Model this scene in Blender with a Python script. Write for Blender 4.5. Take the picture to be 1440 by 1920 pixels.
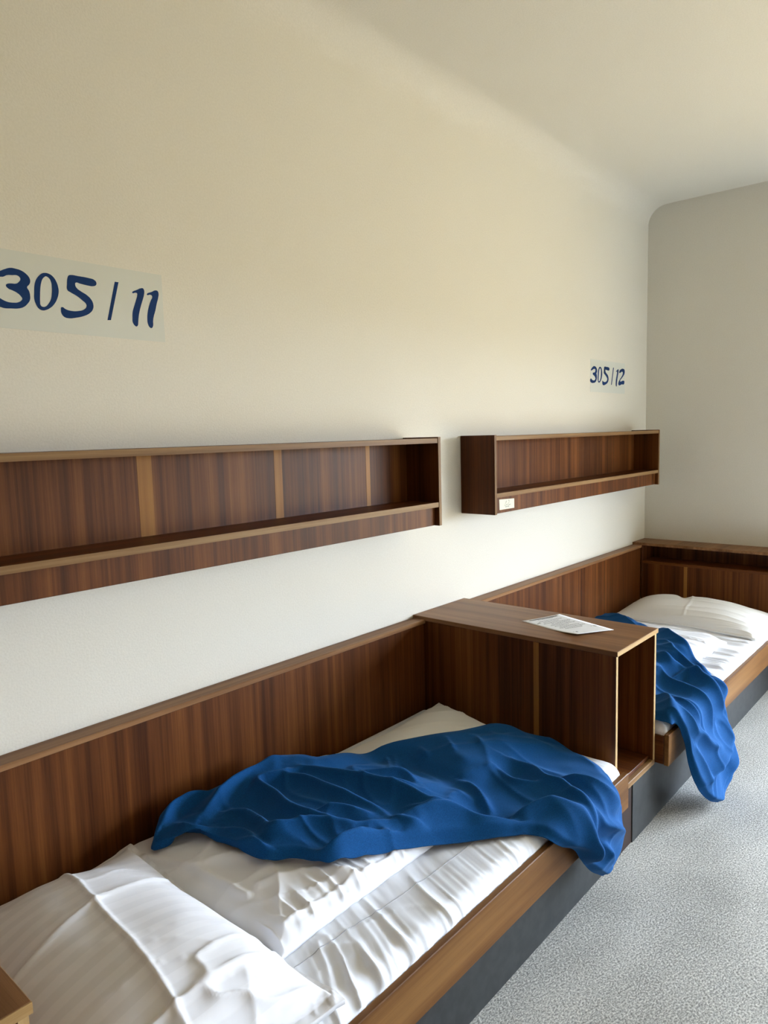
import bpy, bmesh, math, random
import numpy as np
from mathutils import Vector, Matrix
from mathutils.bvhtree import BVHTree

for o in list(bpy.data.objects):
    bpy.data.objects.remove(o, do_unlink=True)
scene = bpy.context.scene
COL = scene.collection
random.seed(4)

# ------------------------------------------------------------------ camera
cam_d = bpy.data.cameras.new('camera')
cam = bpy.data.objects.new('camera', cam_d)
COL.objects.link(cam)
cam_d.sensor_fit = 'HORIZONTAL'
cam_d.sensor_width = 36.0
cam_d.lens = 36.0 * 1346.24 / 1440.0
cam_d.clip_start = 0.02
_r = Vector((0.6546364, -0.75548264, -0.02640362))
_u = Vector((0.09825853, 0.05040684, 0.9938835))
_f = Vector((0.74953081, 0.6532267, -0.10723077))
cam.matrix_world = Matrix(((_r.x, _u.x, -_f.x, -4.9365), (_r.y, _u.y, -_f.y, -1.8948),
                           (_r.z, _u.z, -_f.z, 1.5528), (0, 0, 0, 1)))
scene.camera = cam

# ------------------------------------------------------------------ world: open sky above, sunlit ground below the horizon
SKY = (0.70, 0.825, 1.0)
GROUND = (1.0, 0.76, 0.28)
SKY_S, GROUND_S = 34.0, 6.0
world = bpy.data.worlds.new('world')
scene.world = world
world.use_nodes = True
nt = world.node_tree
nt.nodes.clear()
wo = nt.nodes.new('ShaderNodeOutputWorld')
bg = nt.nodes.new('ShaderNodeBackground')
tc = nt.nodes.new('ShaderNodeTexCoord')
sx = nt.nodes.new('ShaderNodeSeparateXYZ')
mr = nt.nodes.new('ShaderNodeMapRange')
mr.inputs['From Min'].default_value = -0.02
mr.inputs['From Max'].default_value = 0.02
mx = nt.nodes.new('ShaderNodeMix')
mx.data_type = 'RGBA'
mx.inputs[6].default_value = tuple(c * GROUND_S for c in GROUND) + (1,)
mx.inputs[7].default_value = tuple(c * SKY_S for c in SKY) + (1,)
nt.links.new(tc.outputs['Generated'], sx.inputs[0])
nt.links.new(sx.outputs['Z'], mr.inputs['Value'])
nt.links.new(mr.outputs[0], mx.inputs[0])
nt.links.new(mx.outputs[2], bg.inputs['Color'])
nt.links.new(bg.outputs[0], wo.inputs[0])

# window opening in the far wall (right of the frame)
WY0, WY1, WZ0, WZ1, WT = -1.95, -4.70, 0.05, 2.12, 0.22
pl = bpy.data.lights.new('window_portal', 'AREA')
pl.shape = 'RECTANGLE'
pl.size, pl.size_y = abs(WY1 - WY0), WZ1 - WZ0
pl.cycles.is_portal = True
po = bpy.data.objects.new('window_portal', pl)
COL.objects.link(po)
po.location = (WT + 0.01, (WY0 + WY1) / 2, (WZ0 + WZ1) / 2)
po.rotation_euler = Vector((-1, 0, 0)).to_track_quat('-Z', 'Z').to_euler()
XN, YR = -6.6, -4.9          # near end wall, wall opposite the beds

vs = scene.view_settings
vs.view_transform = 'Standard'
vs.look = 'None'
vs.gamma = 1.0
vs.use_curve_mapping = False
vs.exposure = 0.50

# ------------------------------------------------------------------ helpers
def new_mat(name):
    m = bpy.data.materials.new(name)
    m.use_nodes = True
    t = m.node_tree
    return m, t, t.nodes['Principled BSDF']

def node(t, kind, **kw):
    n = t.nodes.new(kind)
    for k, v in kw.items():
        setattr(n, k, v)
    return n

def ramp(t, stops):
    r = t.nodes.new('ShaderNodeValToRGB')
    els = r.color_ramp.elements
    while len(els) < len(stops):
        els.new(0.5)
    for e, (p, c) in zip(els, stops):
        e.position = p
        e.color = tuple(c) + (1,)
    return r

def wood(name, axis, stops, seed=0.0, gain=1.0, rough=0.42, fine=1.0):
    """Ribbon-striped veneer; the grain runs along the given axis."""
    m, t, b = new_mat(name)
    co = node(t, 'ShaderNodeTexCoord')
    def stretched(a, l):
        mp = node(t, 'ShaderNodeMapping')
        s = [a, a, a]
        s[axis] = l
        mp.inputs['Scale'].default_value = s
        mp.inputs['Location'].default_value = (seed, seed * 1.7, seed * .6)
        t.links.new(co.outputs['Object'], mp.inputs[0])
        return mp
    outs = []
    for a, l, det in ((9, .35, 2), (38 * fine, .7, 2), (150 * fine, 1.8, 2), (600, 14, 1)):
        n = node(t, 'ShaderNodeTexNoise')
        n.inputs['Scale'].default_value = 1.0
        n.inputs['Detail'].default_value = det
        t.links.new(stretched(a, l).outputs[0], n.inputs['Vector'])
        outs.append(n.outputs['Fac'])
    def madd(a, k, b_):
        q = node(t, 'ShaderNodeMath', operation='MULTIPLY_ADD')
        t.links.new(a, q.inputs[0])
        q.inputs[1].default_value = k
        if isinstance(b_, float):
            q.inputs[2].default_value = b_
        else:
            t.links.new(b_, q.inputs[2])
        return q.outputs[0]
    v = madd(outs[0], 0.75, -0.5)
    v = madd(outs[1], 0.75, v)
    v = madd(outs[2], 0.38, v)
    v = madd(outs[3], 0.16, v)
    r = ramp(t, stops)
    t.links.new(v, r.inputs[0])
    t.links.new(r.outputs[0], b.inputs['Base Color'])
    b.inputs['Roughness'].default_value = rough
    b.inputs['Specular IOR Level'].default_value = 0.15
    bp = node(t, 'ShaderNodeBump')
    bp.inputs['Strength'].default_value = 0.08
    bp.inputs['Distance'].default_value = 0.002
    t.links.new(outs[3], bp.inputs['Height'])
    t.links.new(bp.outputs[0], b.inputs['Normal'])
    return m

BR = [(0.28, (0.0487, 0.0130, 0.0030)), (0.46, (0.0882, 0.0265, 0.0059)), (0.62, (0.1344, 0.0437, 0.0097)), (0.80, (0.1974, 0.0722, 0.0176))]
ED = [(0.25, (0.1184, 0.0577, 0.0207)), (0.5, (0.1998, 0.1073, 0.0429)), (0.75, (0.2960, 0.1850, 0.0851))]
TP = [(0.25, (.110, .047, .018)), (0.5, (.190, .089, .037)), (0.75, (.28, .145, .064))]
RL = [(0.25, (0.0868, 0.0341, 0.0099)), (0.5, (0.1426, 0.0608, 0.0174)), (0.75, (0.2108, 0.1023, 0.0322))]
M = {}
M['wood_z'] = wood('mahogany_veneer_upright', 2, BR, 1.3)
M['wood_x'] = wood('mahogany_veneer_lengthwise', 0, BR, 4.1)
M['wood_y'] = wood('mahogany_veneer_crosswise', 1, BR, 2.2)
M['edge_x'] = wood('light_lipping_lengthwise', 0, ED, 3.0)
M['edge_y'] = wood('light_lipping_crosswise', 1, ED, 5.0)
M['edge_z'] = wood('light_lipping_upright', 2, ED, 6.0)
LT = [(0.25, (.36, .215, .085)), (0.5, (.50, .335, .155)), (0.75, (.62, .45, .24))]
M['pale_x'] = wood('pale_lipping_lengthwise', 0, LT, 3.3)
M['pale_z'] = wood('pale_lipping_upright', 2, LT, 6.3)
M['top_y'] = wood('worn_cabinet_top', 1, TP, 7.7, rough=0.36, fine=.5)
M['cap_x'] = wood('panel_cap_wood', 0, TP, 2.7, rough=0.42)
M['rail_x'] = wood('rail_wood', 0, RL, 8.4, rough=0.40, fine=.5)
M['strip'] = wood('sapwood_strip', 2, [(0.3, (.21, .085, .018)), (0.7, (.33, .15, .036))], 9.1)

def plain(name, col, rough=0.6, spec=0.3):
    m, t, b = new_mat(name)
    b.inputs['Base Color'].default_value = tuple(col) + (1,)
    b.inputs['Roughness'].default_value = rough
    b.inputs['Specular IOR Level'].default_value = spec
    return m

def speck(name, c1, c2, scale, rough=0.9, bump=0.15, dist=0.002, spec=0.2, detail=4):
    m, t, b = new_mat(name)
    co = node(t, 'ShaderNodeTexCoord')
    n = node(t, 'ShaderNodeTexNoise')
    n.inputs['Scale'].default_value = scale
    n.inputs['Detail'].default_value = detail
    t.links.new(co.outputs['Object'], n.inputs['Vector'])
    r = ramp(t, [(0.36, c1), (0.64, c2)])
    t.links.new(n.outputs['Fac'], r.inputs[0])
    t.links.new(r.outputs[0], b.inputs['Base Color'])
    b.inputs['Roughness'].default_value = rough
    b.inputs['Specular IOR Level'].default_value = spec
    bp = node(t, 'ShaderNodeBump')
    bp.inputs['Strength'].default_value = bump
    bp.inputs['Distance'].default_value = dist
    t.links.new(n.outputs['Fac'], bp.inputs['Height'])
    t.links.new(bp.outputs[0], b.inputs['Normal'])
    return m

M['wall'] = speck('rough_white_plaster', (.70, .665, .58), (.735, .70, .615), 170, bump=0.22, dist=0.003)
M['plinth'] = speck('dark_grey_laminate', (.020, .0215, .022), (.032, .034, .034), 30, rough=0.45, bump=0.02, spec=0.4)
M['shaded_dark_wood'] = plain('dark_brown_shaded_wood', (.022, .008, .004), 0.5)  # dark brown board, with the shade under rail and cabinet in its colour
M['frame_white'] = plain('white_window_paint', (.78, .78, .76), 0.4)
M['sign_film'] = plain('sign_film', (.63, .64, .58), 0.5)
M['sign_blue'] = plain('sign_blue_print', (.009, .036, .135), 0.6, 0.1)
M['ink'] = plain('print_ink', (.03, .03, .035), 0.8, 0.1)
M['ink_faint'] = plain('faint_pencil', (.42, .42, .36), 0.8)
M['paper'] = plain('white_paper', (.82, .83, .85), 0.6)
M['label'] = plain('cream_label_paper', (.78, .73, .56), 0.6)
M['thread'] = plain('grey_thread', (.42, .42, .45), 0.8)

# carpet
m, t, b = new_mat('grey_loop_carpet')
co = node(t, 'ShaderNodeTexCoord')
n1 = node(t, 'ShaderNodeTexNoise'); n1.inputs['Scale'].default_value = 130; n1.inputs['Detail'].default_value = 3
n2 = node(t, 'ShaderNodeTexNoise'); n2.inputs['Scale'].default_value = 330; n2.inputs['Detail'].default_value = 2
n3 = node(t, 'ShaderNodeTexNoise'); n3.inputs['Scale'].default_value = 2.2; n3.inputs['Detail'].default_value = 3
mpc = node(t, 'ShaderNodeMapping'); mpc.inputs['Scale'].default_value = (1.0, 1.6, 1.0)
mpc.inputs['Rotation'].default_value = (0, 0, .5)
t.links.new(co.outputs['Object'], mpc.inputs[0])
for q in (n1, n2, n3):
    t.links.new(mpc.outputs[0], q.inputs['Vector'])
a1 = node(t, 'ShaderNodeMath', operation='MULTIPLY_ADD'); a1.inputs[1].default_value = .85
a2 = node(t, 'ShaderNodeMath', operation='MULTIPLY_ADD'); a2.inputs[1].default_value = .45
a3 = node(t, 'ShaderNodeMath', operation='MULTIPLY_ADD'); a3.inputs[1].default_value = .22; a3.inputs[2].default_value = -.26
t.links.new(n3.outputs['Fac'], a3.inputs[0])
t.links.new(n2.outputs['Fac'], a2.inputs[0]); t.links.new(a3.outputs[0], a2.inputs[2])
t.links.new(n1.outputs['Fac'], a1.inputs[0]); t.links.new(a2.outputs[0], a1.inputs[2])
rc = ramp(t, [(0.36, (.20, .198, .18)), (0.50, (.39, .382, .35)), (0.66, (.68, .665, .61))])
t.links.new(a1.outputs[0], rc.inputs[0])
t.links.new(rc.outputs[0], b.inputs['Base Color'])
b.inputs['Roughness'].default_value = 0.95
b.inputs['Specular IOR Level'].default_value = 0.1
bp = node(t, 'ShaderNodeBump'); bp.inputs['Strength'].default_value = .6; bp.inputs['Distance'].default_value = .003
t.links.new(a1.outputs[0], bp.inputs['Height']); t.links.new(bp.outputs[0], b.inputs['Normal'])
M['carpet'] = m

def linen(name, col, stripe=None):
    """Cotton bed linen; stripe = (axis, stripes per metre) gives woven satin stripes by a change of gloss."""
    m, t, b = new_mat(name)
    b.inputs['Base Color'].default_value = tuple(col) + (1,)
    b.inputs['Roughness'].default_value = 0.75
    b.inputs['Specular IOR Level'].default_value = 0.25
    b.inputs['Sheen Weight'].default_value = 0.15
    co = node(t, 'ShaderNodeTexCoord')
    n = node(t, 'ShaderNodeTexNoise')
    n.inputs['Scale'].default_value = 900
    t.links.new(co.outputs['Object'], n.inputs['Vector'])
    bp = node(t, 'ShaderNodeBump')
    bp.inputs['Strength'].default_value = .08
    bp.inputs['Distance'].default_value = .001
    t.links.new(n.outputs['Fac'], bp.inputs['Height'])
    t.links.new(bp.outputs[0], b.inputs['Normal'])
    if stripe:
        sp = node(t, 'ShaderNodeSeparateXYZ')
        t.links.new(co.outputs['Object'], sp.inputs[0])
        k = node(t, 'ShaderNodeMath', operation='MULTIPLY')
        k.inputs[1].default_value = stripe[1]
        t.links.new(sp.outputs[stripe[0]], k.inputs[0])
        fr = node(t, 'ShaderNodeMath', operation='FRACT')
        t.links.new(k.outputs[0], fr.inputs[0])
        r = ramp(t, [(0.46, tuple(c * .94 for c in col)), (0.54, col)])
        r2 = ramp(t, [(0.46, (.8, .8, .8)), (0.54, (.42, .42, .42))])
        t.links.new(fr.outputs[0], r.inputs[0]); t.links.new(fr.outputs[0], r2.inputs[0])
        t.links.new(r.outputs[0], b.inputs['Base Color'])
        t.links.new(r2.outputs[0], b.inputs['Roughness'])
    return m

M['sheet'] = linen('white_cotton_sheet', (.83, .855, .91))
M['duvet'] = linen('white_cotton_duvet', (.845, .855, .895))
M['stripe_y'] = linen('white_striped_damask', (.85, .855, .89), (1, 22))
M['pillow'] = linen('white_cotton_shade_tint', (.80, .785, .745))  # white cotton; warm bounced light of the shaded pillows put into the tint

m, t, b = new_mat('blue_fleece')
co = node(t, 'ShaderNodeTexCoord')
n = node(t, 'ShaderNodeTexNoise'); n.inputs['Scale'].default_value = 380; n.inputs['Detail'].default_value = 3
t.links.new(co.outputs['Object'], n.inputs['Vector'])
r = ramp(t, [(0.3, (.003, .050, .175)), (0.7, (.005, .080, .255))])
t.links.new(n.outputs['Fac'], r.inputs[0]); t.links.new(r.outputs[0], b.inputs['Base Color'])
b.inputs['Roughness'].default_value = 0.9
b.inputs['Specular IOR Level'].default_value = 0.15
b.inputs['Sheen Weight'].default_value = 0.15
b.inputs['Sheen Roughness'].default_value = 0.4
b.inputs['Sheen Tint'].default_value = (.25, .55, 1, 1)
bp = node(t, 'ShaderNodeBump'); bp.inputs['Strength'].default_value = .2; bp.inputs['Distance'].default_value = .001
t.links.new(n.outputs['Fac'], bp.inputs['Height']); t.links.new(bp.outputs[0], b.inputs['Normal'])
M['fleece'] = m

m, t, b = new_mat('window_glass')
t.nodes.remove(b)
tr = node(t, 'ShaderNodeBsdfTransparent'); gl = node(t, 'ShaderNodeBsdfGlossy')
gl.inputs['Roughness'].default_value = 0.02
ms = node(t, 'ShaderNodeMixShader'); ms.inputs[0].default_value = 0.06
t.links.new(tr.outputs[0], ms.inputs[1]); t.links.new(gl.outputs[0], ms.inputs[2])
t.links.new(ms.outputs[0], t.nodes['Material Output'].inputs[0])
M['glass'] = m

def link(name, me, mat, parent=None, smooth=False):
    o = bpy.data.objects.new(name, me)
    COL.objects.link(o)
    if mat:
        me.materials.append(M[mat])
    if smooth:
        me.polygons.foreach_set('use_smooth', [True] * len(me.polygons))
    if parent:
        o.parent = parent
    return o

def tag(o, label, cat, group=None):
    o['label'] = label
    o['category'] = cat
    if group:
        o['group'] = group
    return o

def thing(name, loc, label, cat, group=None):
    o = bpy.data.objects.new(name, None)
    o.empty_display_size = 0.1
    COL.objects.link(o)
    o.location = loc
    return tag(o, label, cat, group)

def boxes(name, bxs, mat, parent=None, bevel=0.0015, origin=None):
    """One mesh from axis-aligned boxes ((x0,x1),(y0,y1),(z0,z1)) in world space, seated in its parent's space."""
    off = Vector(origin) if origin else (parent.location if parent and parent.type == 'EMPTY' else Vector())
    bm = bmesh.new()
    for (x0, x1), (y0, y1), (z0, z1) in bxs:
        r_ = bmesh.ops.create_cube(bm, size=1.0)
        for v in r_['verts']:
            v.co = Vector(((x0 + x1) / 2 + v.co.x * abs(x1 - x0), (y0 + y1) / 2 + v.co.y * abs(y1 - y0),
                           (z0 + z1) / 2 + v.co.z * abs(z1 - z0))) - off
    if bevel:
        bmesh.ops.bevel(bm, geom=bm.edges[:], offset=bevel, segments=1, affect='EDGES')
    me = bpy.data.meshes.new(name)
    bm.to_mesh(me)
    bm.free()
    return link(name, me, mat, parent)

def structure(o):
    o['kind'] = 'structure'
    return o

# ------------------------------------------------------------------ room shell
H = 3.006
structure(boxes('floor', [((XN, 0), (YR, 0), (-.1, 0))], 'carpet', bevel=0))
structure(boxes('wall_left', [((XN, WT), (0, .2), (-.1, H + .1))], 'wall', bevel=0))
structure(boxes('wall_right', [((XN, WT), (YR - .2, YR), (-.1, H + .1))], 'wall', bevel=0))
structure(boxes('wall_near', [((XN - .2, XN), (YR, 0), (-.1, H + .1))], 'wood_z', bevel=0))  # unseen end wall; dark veneer added to cut bounced light
structure(boxes('wall_far', [((0, WT), (WY0, 0), (-.1, H + .1)), ((0, WT), (YR, WY1), (-.1, H + .1)),
                             ((0, WT), (WY1, WY0), (-.1, WZ0)), ((0, WT), (WY1, WY0), (WZ1, H + .1))], 'wall', bevel=0))
# ceiling with a plastered cove along the bed wall
R = .12
bm = bmesh.new()
prof = [(-R + R * math.sin(a), H - R + R * math.cos(a)) for a in [math.pi / 2 * i / 12 for i in range(13)]]
loop = [(YR, H)] + prof + [(0.0, H + .1), (YR, H + .1)]
va = [bm.verts.new((XN, y, z)) for y, z in loop]
vb = [bm.verts.new((0.0, y, z)) for y, z in loop]
n_ = len(loop)
for i in range(n_):
    f_ = bm.faces.new((va[i], va[(i + 1) % n_], vb[(i + 1) % n_], vb[i]))
    f_.smooth = i < 13
bm.faces.new(va); bm.faces.new(vb[::-1])
bmesh.ops.recalc_face_normals(bm, faces=bm.faces[:])
for k in (0, 13):
    bm.edges.get((va[k], vb[k])).smooth = False
me = bpy.data.meshes.new('ceiling'); bm.to_mesh(me); bm.free()
structure(link('ceiling', me, 'wall'))

win = bpy.data.objects.new('window_1', None)
COL.objects.link(win); win.location = (WT, (WY0 + WY1) / 2, WZ0); structure(win)
fx = (WT - .06, WT)
MUL = [WY1 + (WY0 - WY1) * k / 3 for k in (1, 2)]
boxes('window_frame', [(fx, (WY1, WY0), (WZ0, WZ0 + .05)), (fx, (WY1, WY0), (WZ1 - .05, WZ1)),
                       (fx, (WY0 - .05, WY0), (WZ0 + .05, WZ1 - .05)), (fx, (WY1, WY1 + .05), (WZ0 + .05, WZ1 - .05)),
                       *[(fx, (k - .03, k + .03), (WZ0 + .05, WZ1 - .05)) for k in MUL]], 'frame_white', win)
for a, c in ((WY1 + .05, MUL[0] - .03), (MUL[0] + .03, MUL[1] - .03), (MUL[1] + .03, WY0 - .05)):
    boxes('pane', [((WT - .034, WT - .030), (a, c), (WZ0 + .05, WZ1 - .05))], 'glass', win, bevel=0)
boxes('threshold', [((.0, WT - .06), (WY1, WY0), (WZ0 - .03, WZ0 + .004))], 'frame_white', win)

# ------------------------------------------------------------------ built-in furniture
XC0, XC1, CD, ZC = -2.589, -2.2124, .9057, .782      # cabinet between the beds
ZP, PF = .7695, .0657                                 # wall panel height and cap depth
YRL, ZR, ZRB = .9544, .362, .236                      # rail front, top, underside
XN0 = -4.578                                          # near cabinet's far side
HD, ZH = .2124, .786                                  # headboard unit

def cabinet(x0, x1, label):
    t_ = thing('bedside_cabinet', (x0, -.45, 0), label, 'cabinet')
    w = .017
    boxes('top_board', [((x0 - .003, x1 + .003), (-CD, 0), (ZC - .018, ZC))], 'top_y', t_)
    boxes('top_lipping', [((x0 - .003, x1 + .003), (-CD - .0015, -CD + .0005), (ZC - .0175, ZC - .0005))], 'pale_x', t_, .0003)
    for a in (x0, x1 - w):
        boxes('side_panel', [((a, a + w), (-CD + .006, -.001), (.235, ZC - .018))], 'wood_z', t_)
        boxes('side_lipping', [((a + .001, a + w - .001), (-CD + .0045, -CD + .0065), (.236, ZC - .0185))], 'pale_z', t_, .0003)
    boxes('back_panel', [((x0 + w, x1 - w), (-.03, -.012), (.25, ZC - .018))], 'wood_z', t_)
    boxes('bottom_board', [((x0 + w, x1 - w), (-CD + .022, -.012), (.252, .270))], 'wood_y', t_)
    boxes('front_lip', [((x0 + .002, x1 - .002), (-CD + .004, -CD + .022), (.234, .256))], 'edge_x', t_)
    boxes('plinth', [((x0 + .168, x1), (-CD + .008, -CD + .03), (0, .234))], 'plinth', t_)
    boxes('filler_post', [((x0 + .07, x0 + .168), (-CD + .012, -CD + .03), (0, .234))], 'shaded_dark_wood', t_)
    return t_

cab = cabinet(XC0, XC1, 'dark brown open-fronted cabinet between the two beds with a paper sheet on top')
boxes('veneer_strip', [((XC0 - .0004, XC0 + .001), (-.600, -.578), (.36, ZC - .02))], 'strip', cab, 0)
cab2 = cabinet(XN0 - (XC1 - XC0), XN0, 'brown cabinet beside the pillow of the bed with blue blanket, bare top')

def wall_panel(x0, x1, parent):
    p = boxes('wall_panel', [((x0, x1), (-.058, -.001), (.10, ZP - .016))], 'wood_z', parent)
    boxes('panel_cap', [((x0, x1), (-PF, -.001), (ZP - .016, ZP))], 'cap_x', p, origin=parent.location)
    return p

def bed_frame(x0, x1, xr0, xr1, label):
    t_ = thing('bed_frame', (x0, -.45, 0), label, 'bed')
    wall_panel(x0, x1, t_)
    boxes('front_rail', [((xr0, xr1), (-YRL, -YRL + .019), (ZRB, ZR))], 'rail_x', t_, .002)
    boxes('plinth', [((x0, x1 + (.07 if x1 < -1 else 0)), (-CD + .010, -CD + .03), (0, .233))], 'plinth', t_)
    boxes('bed_base', [((x0 + .012, x1 - .012), (-YRL + .02, -.062), (.265, .285))], 'wood_x', t_)
    for a in (x0 + .001, x1 - .015):
        boxes('end_board', [((a, a + .014), (-YRL + .02, -.062), (.24, .352))], 'wood_y', t_)
    return t_

bed1 = bed_frame(XN0, XC0, XN0 - .012, XC0 - .012, 'built-in brown wooden bed frame whose foot meets the open cabinet, blanket over its rail')
bed2 = bed_frame(XC1, -HD, XC1 + .002, -HD + .003, 'built-in brown wooden bed frame running to the corner headboard')

hb = thing('headboard_unit', (-HD / 2, -.48, 0), 'brown headboard box with a long open slot against the far wall', 'headboard')
yh = -.975
boxes('top_board', [((-HD - .002, -.001), (yh, -.001), (ZH - .018, ZH))], 'cap_x', hb)
boxes('face_panel', [((-HD + .006, -HD + .024), (yh + .005, -.062), (.10, .662))], 'wood_z', hb)
boxes('slot_floor', [((-HD + .004, -.012), (yh + .018, -.062), (.648, .664))], 'wood_y', hb)
boxes('slot_back', [((-.03, -.012), (yh + .018, -.02), (.664, ZH - .018))], 'wood_z', hb)
boxes('end_stile', [((-HD + .004, -.012), (-.072, -.0585), (.10, ZH - .018))], 'wood_z', hb)
boxes('end_panel', [((-HD + .004, -.012), (yh, yh + .018), (0, ZH - .018))], 'wood_z', hb)
boxes('veneer_strip', [((-HD + .0055, -HD + .008), (-.362, -.340), (.30, .660))], 'strip', hb, 0)

def wall_shelf(x0, x1, label, strips):
    t_ = thing('wall_shelf', (x0, 0, 1.18), label, 'shelf')
    d, zt, zb = .1817, 1.5377, 1.1825
    w = .017
    for a in (x0, x1 - w):
        boxes('end_panel', [((a, a + w), (-d, -.001), (zb, zt))], 'wood_z', t_)
        boxes('end_lipping', [((a + .0005, a + w - .0005), (-d - .0012, -d + .0005), (zb + .0005, zt - .0005))], 'edge_z', t_, .0003)
    for nm, z0, z1 in (('top_board', zt - .024, zt - .005), ('shelf_board', 1.258, 1.2776)):
        p = boxes(nm, [((x0 + w, x1 - w), (-d + .003, -.001), (z0, z1))], 'wood_x', t_)
        boxes('front_lipping', [((x0 + w, x1 - w), (-d + .001, -d + .0035), (z0, z1))], 'edge_x', p, .0003, origin=t_.location)
    bk = boxes('back_panel', [((x0 + w, x1 - w), (-.020, -.002), (zb + .002, zt - .02))], 'wood_z', t_)
    ap = boxes('apron', [((x0 + w, x1 - w), (-d + .020, -d + .036), (zb + .001, 1.258))], 'wood_z', t_)
    for s0, s1 in strips:
        boxes('veneer_strip', [((s0, s1), (-.0206, -.019), (1.2776, zt - .024))], 'strip', bk, 0, origin=t_.location)
    return t_

shelf1 = wall_shelf(-4.604, -2.6177, 'long brown wall shelf under the sign 305/11, without a label', [(-3.852, -3.805), (-3.345, -3.310), (-2.885, -2.862)])
shelf2 = wall_shelf(-2.2201, -.2342, 'brown wall shelf under the sign 305/12 with small cream label', [])

# small cream label on the second shelf's apron
lb = thing('shelf_label', (-2.087, -.1617, 1.22), 'small cream paper label with faint handwriting stuck on shelf apron', 'label')
def poly_plate(name, pts, y0, y1, mat, parent, holes=None):
    """Flat plate in the wall plane: outline in (x, z), from y0 (wall side) to y1 (front)."""
    cu = bpy.data.curves.new(name, 'CURVE')
    cu.dimensions = '2D'
    cu.fill_mode = 'BOTH'
    for ring in [pts] + (holes or []):
        sp = cu.splines.new('BEZIER')
        sp.bezier_points.add(len(ring) - 1)
        for q, (x, z) in zip(sp.bezier_points, ring):
            q.co = (x, z, 0)
            q.handle_left_type = q.handle_right_type = 'AUTO' if len(ring) > 5 else 'VECTOR'
        sp.use_cyclic_u = True
        sp.resolution_u = 4
    cu.extrude = abs(y1 - y0) / 2
    tmp = bpy.data.objects.new(name, cu)
    COL.objects.link(tmp)
    me = bpy.data.meshes.new_from_object(tmp.evaluated_get(bpy.context.evaluated_depsgraph_get()))
    bpy.data.objects.remove(tmp); bpy.data.curves.remove(cu)
    off = parent.location
    for v in me.vertices:
        x, z, e = v.co
        v.co = Vector((x, (y0 + y1) / 2 - e, z)) - off
    me.materials.clear()
    me.name = name
    return link(name, me, mat, parent)
poly_plate('paper', [(-2.152, 1.246), (-2.022, 1.241), (-2.022, 1.197), (-2.149, 1.198)], -.1615, -.1624, 'label', lb)
def stroke(pts, w):
    l, r_ = [], []
    for i, (x, z) in enumerate(pts):
        a = pts[max(i - 1, 0)]; c = pts[min(i + 1, len(pts) - 1)]
        dx, dz = c[0] - a[0], c[1] - a[1]
        k = w / 2 / math.hypot(dx, dz)
        l.append((x - dz * k, z + dx * k)); r_.append((x + dz * k, z - dx * k))
    return l + r_[::-1]
for s_ in ([(-2.090, 1.236), (-2.098, 1.225), (-2.106, 1.214), (-2.094, 1.217), (-2.082, 1.218)],
           [(-2.074, 1.236), (-2.066, 1.235), (-2.068, 1.228), (-2.076, 1.220), (-2.066, 1.216), (-2.056, 1.217)],
           [(-2.100, 1.208), (-2.085, 1.209), (-2.068, 1.209)]):
    poly_plate('handwriting', stroke(s_, .004), -.1624, -.1627, 'ink_faint', lb)

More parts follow.
